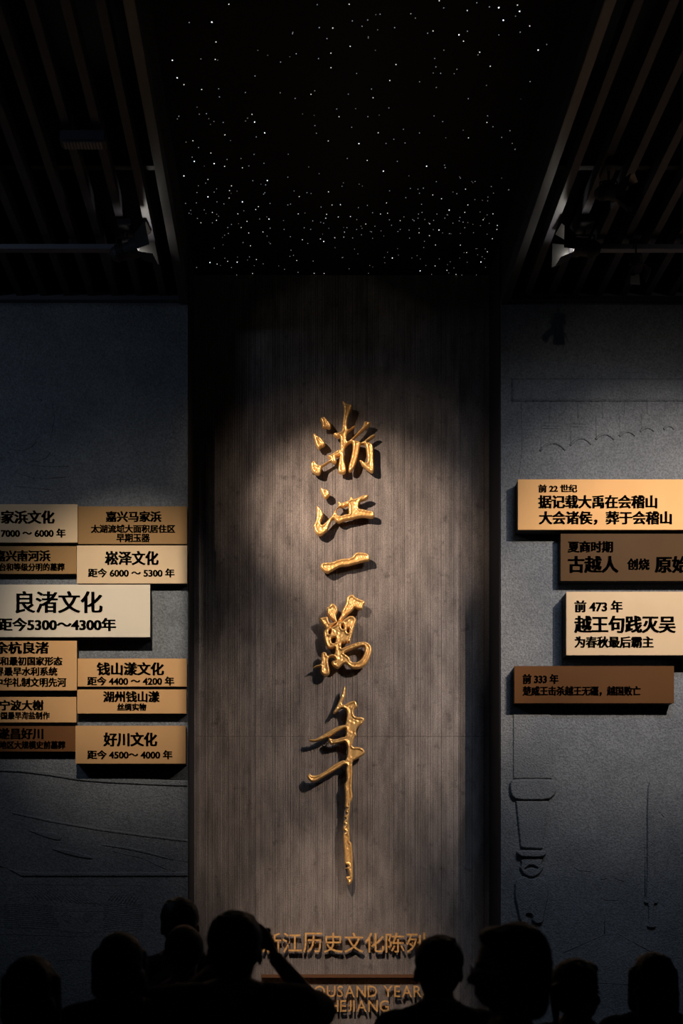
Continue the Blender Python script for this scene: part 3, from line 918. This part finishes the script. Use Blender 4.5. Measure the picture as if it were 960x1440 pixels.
# ------------------------------------------------------------------ visitors
def ell(bm, c, r, rot=None, sub=3):
    m = Matrix.Translation(c)
    if rot is not None: m = m @ rot
    m = m @ Matrix.Diagonal((*r, 1))
    bmesh.ops.create_icosphere(bm, subdivisions=sub, radius=1.0, matrix=m)


def cap(bm, a, b, ra, rb, flatten=None):
    a = Vector(a); b = Vector(b)
    n = max(2, int((b - a).length / (min(ra, rb) * 0.35)))
    n = min(n, 14)
    pts = [a.lerp(b, i / n) for i in range(n + 1)]
    tube(bm, pts, [ra + (rb - ra) * i / n for i in range(n + 1)], 14)
    ell(bm, a, (ra, ra, ra), sub=2); ell(bm, b, (rb, rb, rb), sub=2)


def remesh(bm, voxel, name, mat, parent, smooth_it=2, rough=0.0, cut=None, seed=0):
    me = bpy.data.meshes.new(name)
    bmesh.ops.recalc_face_normals(bm, faces=bm.faces)
    bm.to_mesh(me); bm.free()
    o = bpy.data.objects.new(name, me)
    C.objects.link(o)
    m = o.modifiers.new('r', 'REMESH'); m.mode = 'VOXEL'; m.voxel_size = voxel; m.use_smooth_shade = True
    s = o.modifiers.new('s', 'SMOOTH'); s.iterations = smooth_it; s.factor = 0.5
    dg = bpy.context.evaluated_depsgraph_get()
    me2 = bpy.data.meshes.new_from_object(o.evaluated_get(dg))
    bpy.data.objects.remove(o); bpy.data.meshes.remove(me)
    if rough:
        for v in me2.vertices:
            q = v.co * 26 + Vector((seed, 0, 0)); q.z *= 0.5
            n_ = noise.noise(q) + 0.6 * noise.noise(v.co * 70)
            v.co += v.normal * n_ * rough
    for p in me2.polygons: p.use_smooth = True
    me2.name = name
    return link(name, me2, mat, parent)


def hand(bm, w, d, up, side, curl=0.5):
    """palm and five fingers from wrist w along d; up = back of the hand; side = +1 when the thumb is on +cross side"""
    d = Vector(d).normalized(); up = Vector(up); up = (up - d * up.dot(d)).normalized()
    s = d.cross(up).normalized() * side
    w = Vector(w)
    for k in range(4):
        off = (k - 1.5) * 0.019
        cap(bm, w + s * off * 0.6 + d * .01, w + d * 0.082 + s * off, 0.013, 0.0115)
    ell(bm, w + d * 0.04, (0.02, 0.02, 0.02))
    for k, L_ in enumerate((0.068, 0.078, 0.072, 0.056)):
        off = (1.5 - k) * 0.0205
        p = w + d * 0.085 + s * off
        ang = 0.0
        for j, f_ in enumerate((0.45, 0.32, 0.23)):
            ang += curl * (0.75 + 0.12 * j)
            dd = d * math.cos(ang) - up * math.sin(ang)
            q = p + dd * L_ * f_ + s * (1.5 - k) * 0.0015
            cap(bm, p, q, 0.0088 - j * 0.0008, 0.0082 - j * 0.0009)
            p = q
    p = w + d * 0.025 + s * 0.026
    for j, L_ in enumerate((0.042, 0.032, 0.025)):
        dd = (d * (0.62 + 0.15 * j) + s * (0.75 - 0.3 * j) - up * (0.25 + 0.22 * j * curl)).normalized()
        q = p + dd * L_
        cap(bm, p, q, 0.0115 - j * 0.001, 0.0105 - j * 0.001)
        p = q


def person(loc, heading, height, label, hair='short', shirt=(0.012, 0.012, 0.015), trousers=(0.01, 0.01, 0.014), hair_mat=None,
           head_yaw=0.0, head_pitch=0.0, arms=None, voxel=0.0075, glasses=False, collar=None, wide=1.0, seed=0, sleeves='short', ponytail=False, head_scale=1.0, shrug=0.0, sleeve=0.72):
    """a standing visitor facing local +Y; lengths for a 1.70 m body"""
    k = height / 1.70
    t = empty('person', (loc[0], loc[1], 0), heading)
    t.scale = (k, k, k)
    HR = Matrix.Translation((0, 0, 1.48)) @ Matrix.Rotation(head_yaw, 4, 'Z') @ Matrix.Rotation(head_pitch, 4, 'X') @ Matrix.Scale(head_scale, 4) @ Matrix.Translation((0, 0, -1.48))
    R3 = HR.to_3x3().normalized().to_4x4()
    def hell(bm, c, r, **kw): ell(bm, HR @ Vector(c), [q * head_scale for q in r], rot=R3, **kw)
    arms = arms or [((-0.215, -0.01, 1.12), (-0.225, 0.06, 0.87), (0, .15, -1)), ((0.215, -0.01, 1.12), (0.225, 0.06, 0.87), (0, .15, -1))]
    # ---- body
    bm = bmesh.new()
    ell(bm, (0, 0, 1.27), (.160 * wide, .105, .17)); ell(bm, (0, 0.005, 1.08), (.138 * wide, .10, .17)); ell(bm, (0, -.01, .95), (.162 * wide, .112, .12))
    cap(bm, (-.15 * wide, 0, 1.385 + shrug), (.15 * wide, 0, 1.385 + shrug), .052, .052)
    for s in (-1, 1): cap(bm, (s * .12, -.01, 1.395 + shrug), (0, -.01, 1.46), .045, .052)
    cap(bm, (0, -.012, 1.40), HR @ Vector((0, .0, 1.53)), .056, .053)
    hell(bm, (0, -.008, 1.608), (.075, .094, .090)); hell(bm, (0, .022, 1.55), (.062, .072, .085)); hell(bm, (0, .040, 1.503), (.043, .046, .032))
    cap(bm, HR @ Vector((0, .086, 1.580)), HR @ Vector((0, .108, 1.548)), .009, .0125)
    hell(bm, (-.011, .100, 1.545), (.008, .009, .007)); hell(bm, (.011, .100, 1.545), (.008, .009, .007))
    hell(bm, (0, .079, 1.594), (.048, .016, .009)); hell(bm, (0, .088, 1.520), (.023, .010, .0055)); hell(bm, (0, .086, 1.510), (.020, .010, .006))
    for s in (-1, 1):
        hell(bm, (s * .078, -.004, 1.566), (.010, .018, .030)); hell(bm, (s * .042, .060, 1.545), (.018, .018, .020))
        cap(bm, (s * .088, 0, .90), (s * .095, .012, .50), .088, .056); cap(bm, (s * .095, .0, .48), (s * .10, -.015, .09), .054, .036)
        ell(bm, (s * .095, -.03, .36), (.050, .052, .11))
        ell(bm, (s * .105, .05, .038), (.042, .12, .034))
    for i, (el, wr, hd) in enumerate(arms):
        s = -1 if i == 0 else 1
        sh = Vector((s * .168 * wide, 0, 1.382 + shrug))
        cap(bm, sh, el, .050, .038); cap(bm, el, wr, .038, .026)
        upv = (s * 1.0, 0, 0.1) if len(hd) == 3 else hd[3:6]
        sd = -s if len(hd) < 7 else hd[6]
        dvec = Vector(hd[:3]).normalized()
        sv = dvec.cross(Vector(upv)).normalized()
        if len(hd) < 7: sd = 1 if sv.y > 0 else -1
        hand(bm, Vector(wr) + dvec * 0.01, dvec, upv, sd, 0.35 if len(hd) < 8 else hd[7])
    body = remesh(bm, voxel, 'body', M_SKIN, t)
    # ---- shirt
    bm = bmesh.new(); g = .013
    ell(bm, (0, 0, 1.27), (.160 * wide + g, .105 + g, .17)); ell(bm, (0, 0.005, 1.08), (.142 * wide + g, .103 + g, .18)); ell(bm, (0, -.01, .96), (.166 * wide + g, .116 + g, .11))
    cap(bm, (-.15 * wide, 0, 1.385 + shrug), (.15 * wide, 0, 1.385 + shrug), .052 + g, .052 + g)
    for s in (-1, 1): cap(bm, (s * .12, -.01, 1.393 + shrug), (s * .02, -.01, 1.43), .045 + g, .042 + g)
    for i, (el, wr, hd) in enumerate(arms):
        s = -1 if i == 0 else 1
        sh = Vector((s * .168 * wide, 0, 1.382 + shrug)); el = Vector(el); wr = Vector(wr)
        if sleeves == 'short': cap(bm, sh, sh.lerp(el, sleeve), .050 + g, .050 + g)
        else: cap(bm, sh, el, .050 + g, .042 + g); cap(bm, el, el.lerp(wr, .95), .042 + g, .030 + g * .7)
    shirt_ = remesh(bm, 0.010, 'shirt', cloth('dark_shirt', shirt), t, rough=0.003, seed=seed)
    # ---- trousers and shoes
    bm = bmesh.new()
    ell(bm, (0, -.01, .93), (.164 * wide + .006, .118, .11))
    for s in (-1, 1):
        cap(bm, (s * .088, 0, .90), (s * .095, .012, .50), .097, .070); cap(bm, (s * .095, .008, .52), (s * .10, -.012, .13), .072, .058)
    remesh(bm, 0.012, 'trousers', cloth('dark_trousers', trousers), t)
    for s in (-1, 1):
        bm = bmesh.new(); ell(bm, (s * .105, .05, .045), (.052, .135, .040)); ell(bm, (s * .102, -.03, .07), (.047, .05, .045)); box(bm, s * .105 - .045, s * .105 + .045, -.07, .17, 0.002, .02)
        remesh(bm, 0.012, 'shoe', M_BLACK, t)
    # ---- hair
    hm = hair_mat or M_HAIR
    bm = bmesh.new()
    rr = random.Random(seed + 11)
    if hair != 'bald':
        hell(bm, (0, -.020, 1.622), (.086, .094, .090)); hell(bm, (0, -.045, 1.585), (.080, .066, .075)); hell(bm, (0, .03, 1.668), (.060, .055, .032))
        if hair == 'short':
            hell(bm, (0, -.058, 1.545), (.062, .040, .050))
            for q in range(14):
                a_ = rr.uniform(0, 2 * PI); rad = rr.uniform(.01, .055)
                c0 = Vector((math.cos(a_) * rad, -.02 + math.sin(a_) * rad, 1.695 - rad * .35)); c1 = c0 + Vector((rr.uniform(-.022, .022), rr.uniform(-.02, .02), rr.uniform(.0, .010)))
                cap(bm, HR @ c0, HR @ c1, .018, .010)
        if hair in ('bob', 'long'):
            for s in (-1, 1):
                cap(bm, HR @ Vector((s * .070, -.012, 1.62)), HR @ Vector((s * .078, -.015, 1.49)), .034, .028)
            cap(bm, HR @ Vector((0, -.05, 1.60)), HR @ Vector((0, -.058, 1.49)), .070, .052)
            cap(bm, HR @ Vector((-.05, -.045, 1.54)), HR @ Vector((.05, -.045, 1.54)), .045, .045)
        if hair == 'long':
            cap(bm, HR @ Vector((-.04, -.055, 1.52)), (-.06, -.095, 1.28), .048, .022)
            cap(bm, HR @ Vector((.04, -.055, 1.52)), (.06, -.095, 1.28), .048, .022)
            cap(bm, HR @ Vector((0, -.060, 1.52)), (0, -.105, 1.24), .050, .024)
    else:
        hell(bm, (0, -.012, 1.606), (.079, .096, .088))
    if ponytail:
        hell(bm, (0, -.125, 1.59), (.030, .032, .030))
        cap(bm, HR @ Vector((0, -.135, 1.58)), HR @ Vector((0, -.135, 1.46)), .024, .010)
    remesh(bm, 0.0065, 'hair', hm, t, smooth_it=1, rough=0.0035 if hair != 'bald' else 0.001, seed=seed)
    # ---- eyes
    for s in (-1, 1):
        bm = bmesh.new(); hell(bm, (s * .030, .079, 1.577), (.012, .010, .009), sub=2)
        obj('eye', bm, M_EYE, t, smooth=True)
    if glasses:
        bm = bmesh.new()
        for s in (-1, 1):
            ring = [HR @ Vector((s * .032 + .021 * math.cos(q * PI / 8), .104, 1.575 + .017 * math.sin(q * PI / 8))) for q in range(17)]
            tube(bm, ring, .0018, 6)
            tube(bm, [HR @ Vector((s * .053, .102, 1.578)), HR @ Vector((s * .078, .0, 1.575))], .0018, 6)
        tube(bm, [HR @ Vector((-.011, .105, 1.577)), HR @ Vector((.011, .105, 1.577))], .0018, 6)
        obj('spectacles', bm, M_SPEC, t)
    if collar:
        bm = bmesh.new()
        n_ = 24
        pts = [Vector((.070 * math.cos(2 * PI * q / n_), -.012 + .066 * math.sin(2 * PI * q / n_), 1.462 + .012 * math.sin(2 * PI * q / n_) * -1)) for q in range(n_ + 1)]
        tube(bm, pts, .010, 8)
        obj('collar', bm, cloth('grey_collar', collar), shirt_, smooth=True)
    return tag(t, label, 'person')


M_EYE = flat('eye', (0.25, 0.22, 0.2), 0.2)
M_SPEC = flat('steel_spectacles', (0.6, 0.6, 0.62), 0.25, 1.0)
M_PHONE = flat('phone_case', (0.015, 0.015, 0.018), 0.3)
M_SCREEN = flat('phone_screen', (0.01, 0.01, 0.01), 0.2)


def stand(px, Y): return ((px - VX) * Y / F, Y)


def tall(top, Y): return EYE + (VY - top) * Y / F


def who(px, top, Y, label, **kw):
    h = tall(top, Y) / 1.705 * 1.70
    return person(stand(px, Y), kw.pop('heading', 0.0), h, label, **kw)


who(45, 1345, 3.40, 'dark-haired visitor seen from behind at the bottom left corner', hair='bob', seed=1, shirt=(0.010, 0.008, 0.010))
who(168, 1312, 3.85, 'visitor with a chin-length bob seen from behind, left of centre', hair='bob', seed=2, shirt=(0.012, 0.012, 0.013), heading=0.25)
who(253, 1263, 4.95, 'tall visitor farthest from the camera, standing by the left wall corner', hair='short', seed=3)
who(258, 1297, 4.20, 'visitor with thin close-cropped hair in front of the tall one', hair='bald', hair_mat=M_GREYHAIR, seed=4, heading=0.3, shirt=(0.009, 0.009, 0.012))
# photographer: both hands raised, phone held in front of the face
ph = who(330, 1282, 3.35, 'person in a dark short-sleeved top raising a phone with both hands', hair='short', seed=5, wide=1.22, voxel=0.0046,
         shirt=(0.008, 0.008, 0.010), head_yaw=0.0, shrug=0.035, sleeve=0.92,
         arms=[((-.245, .20, 1.36), (-.085, .32, 1.51), (0.15, 0.30, .95, -0.95, 0.2, 0.1, -1, 0.42)),
               ((.268, .20, 1.375), (.125, .26, 1.545), (-0.35, 0.35, .95, 0.95, -0.2, 0.1, 1, 0.42))])
pt = empty('phone', (stand(330, 3.35)[0] + 0.02, 3.35 + 0.43, tall(1282, 3.35) - 0.135))
bm = bmesh.new(); box(bm, -0.085, 0.085, -0.004, 0.004, 0.0, 0.078, bevel=0.003); cs_ = obj('case', bm, M_PHONE, pt)
bm = bmesh.new(); box(bm, -0.079, 0.079, -0.0052, -0.004, 0.004, 0.074); obj('screen', bm, M_SCREEN, cs_)
bm = bmesh.new()
for q in range(2): tube(bm, [Vector((0.062, 0.004, 0.05 + q * .014)), Vector((0.062, 0.0075, 0.05 + q * .014))], 0.006, 12)
obj('camera_lens', bm, M_LENS, cs_)
tag(pt, 'black phone held sideways in both hands of the photographer', 'phone')

who(616, 1316, 3.60, 'short-haired visitor from behind with ears showing and a grey collar', hair='short', seed=6, collar=(0.10, 0.10, 0.12), shirt=(0.022, 0.024, 0.032))
who(716, 1299, 2.90, 'visitor with glasses turned in profile to the left, face dimly red', hair='bob', seed=7, heading=PI / 2 - 0.15, glasses=True, shirt=(0.010, 0.010, 0.012), head_yaw=0.0)
who(812, 1349, 3.75, 'short visitor whose head is turned right, hair tied back in a tail', hair='short', seed=8, heading=-0.9, ponytail=True)
who(917, 1340, 4.05, 'visitor with long straight black hair at the bottom right', hair='long', seed=9)
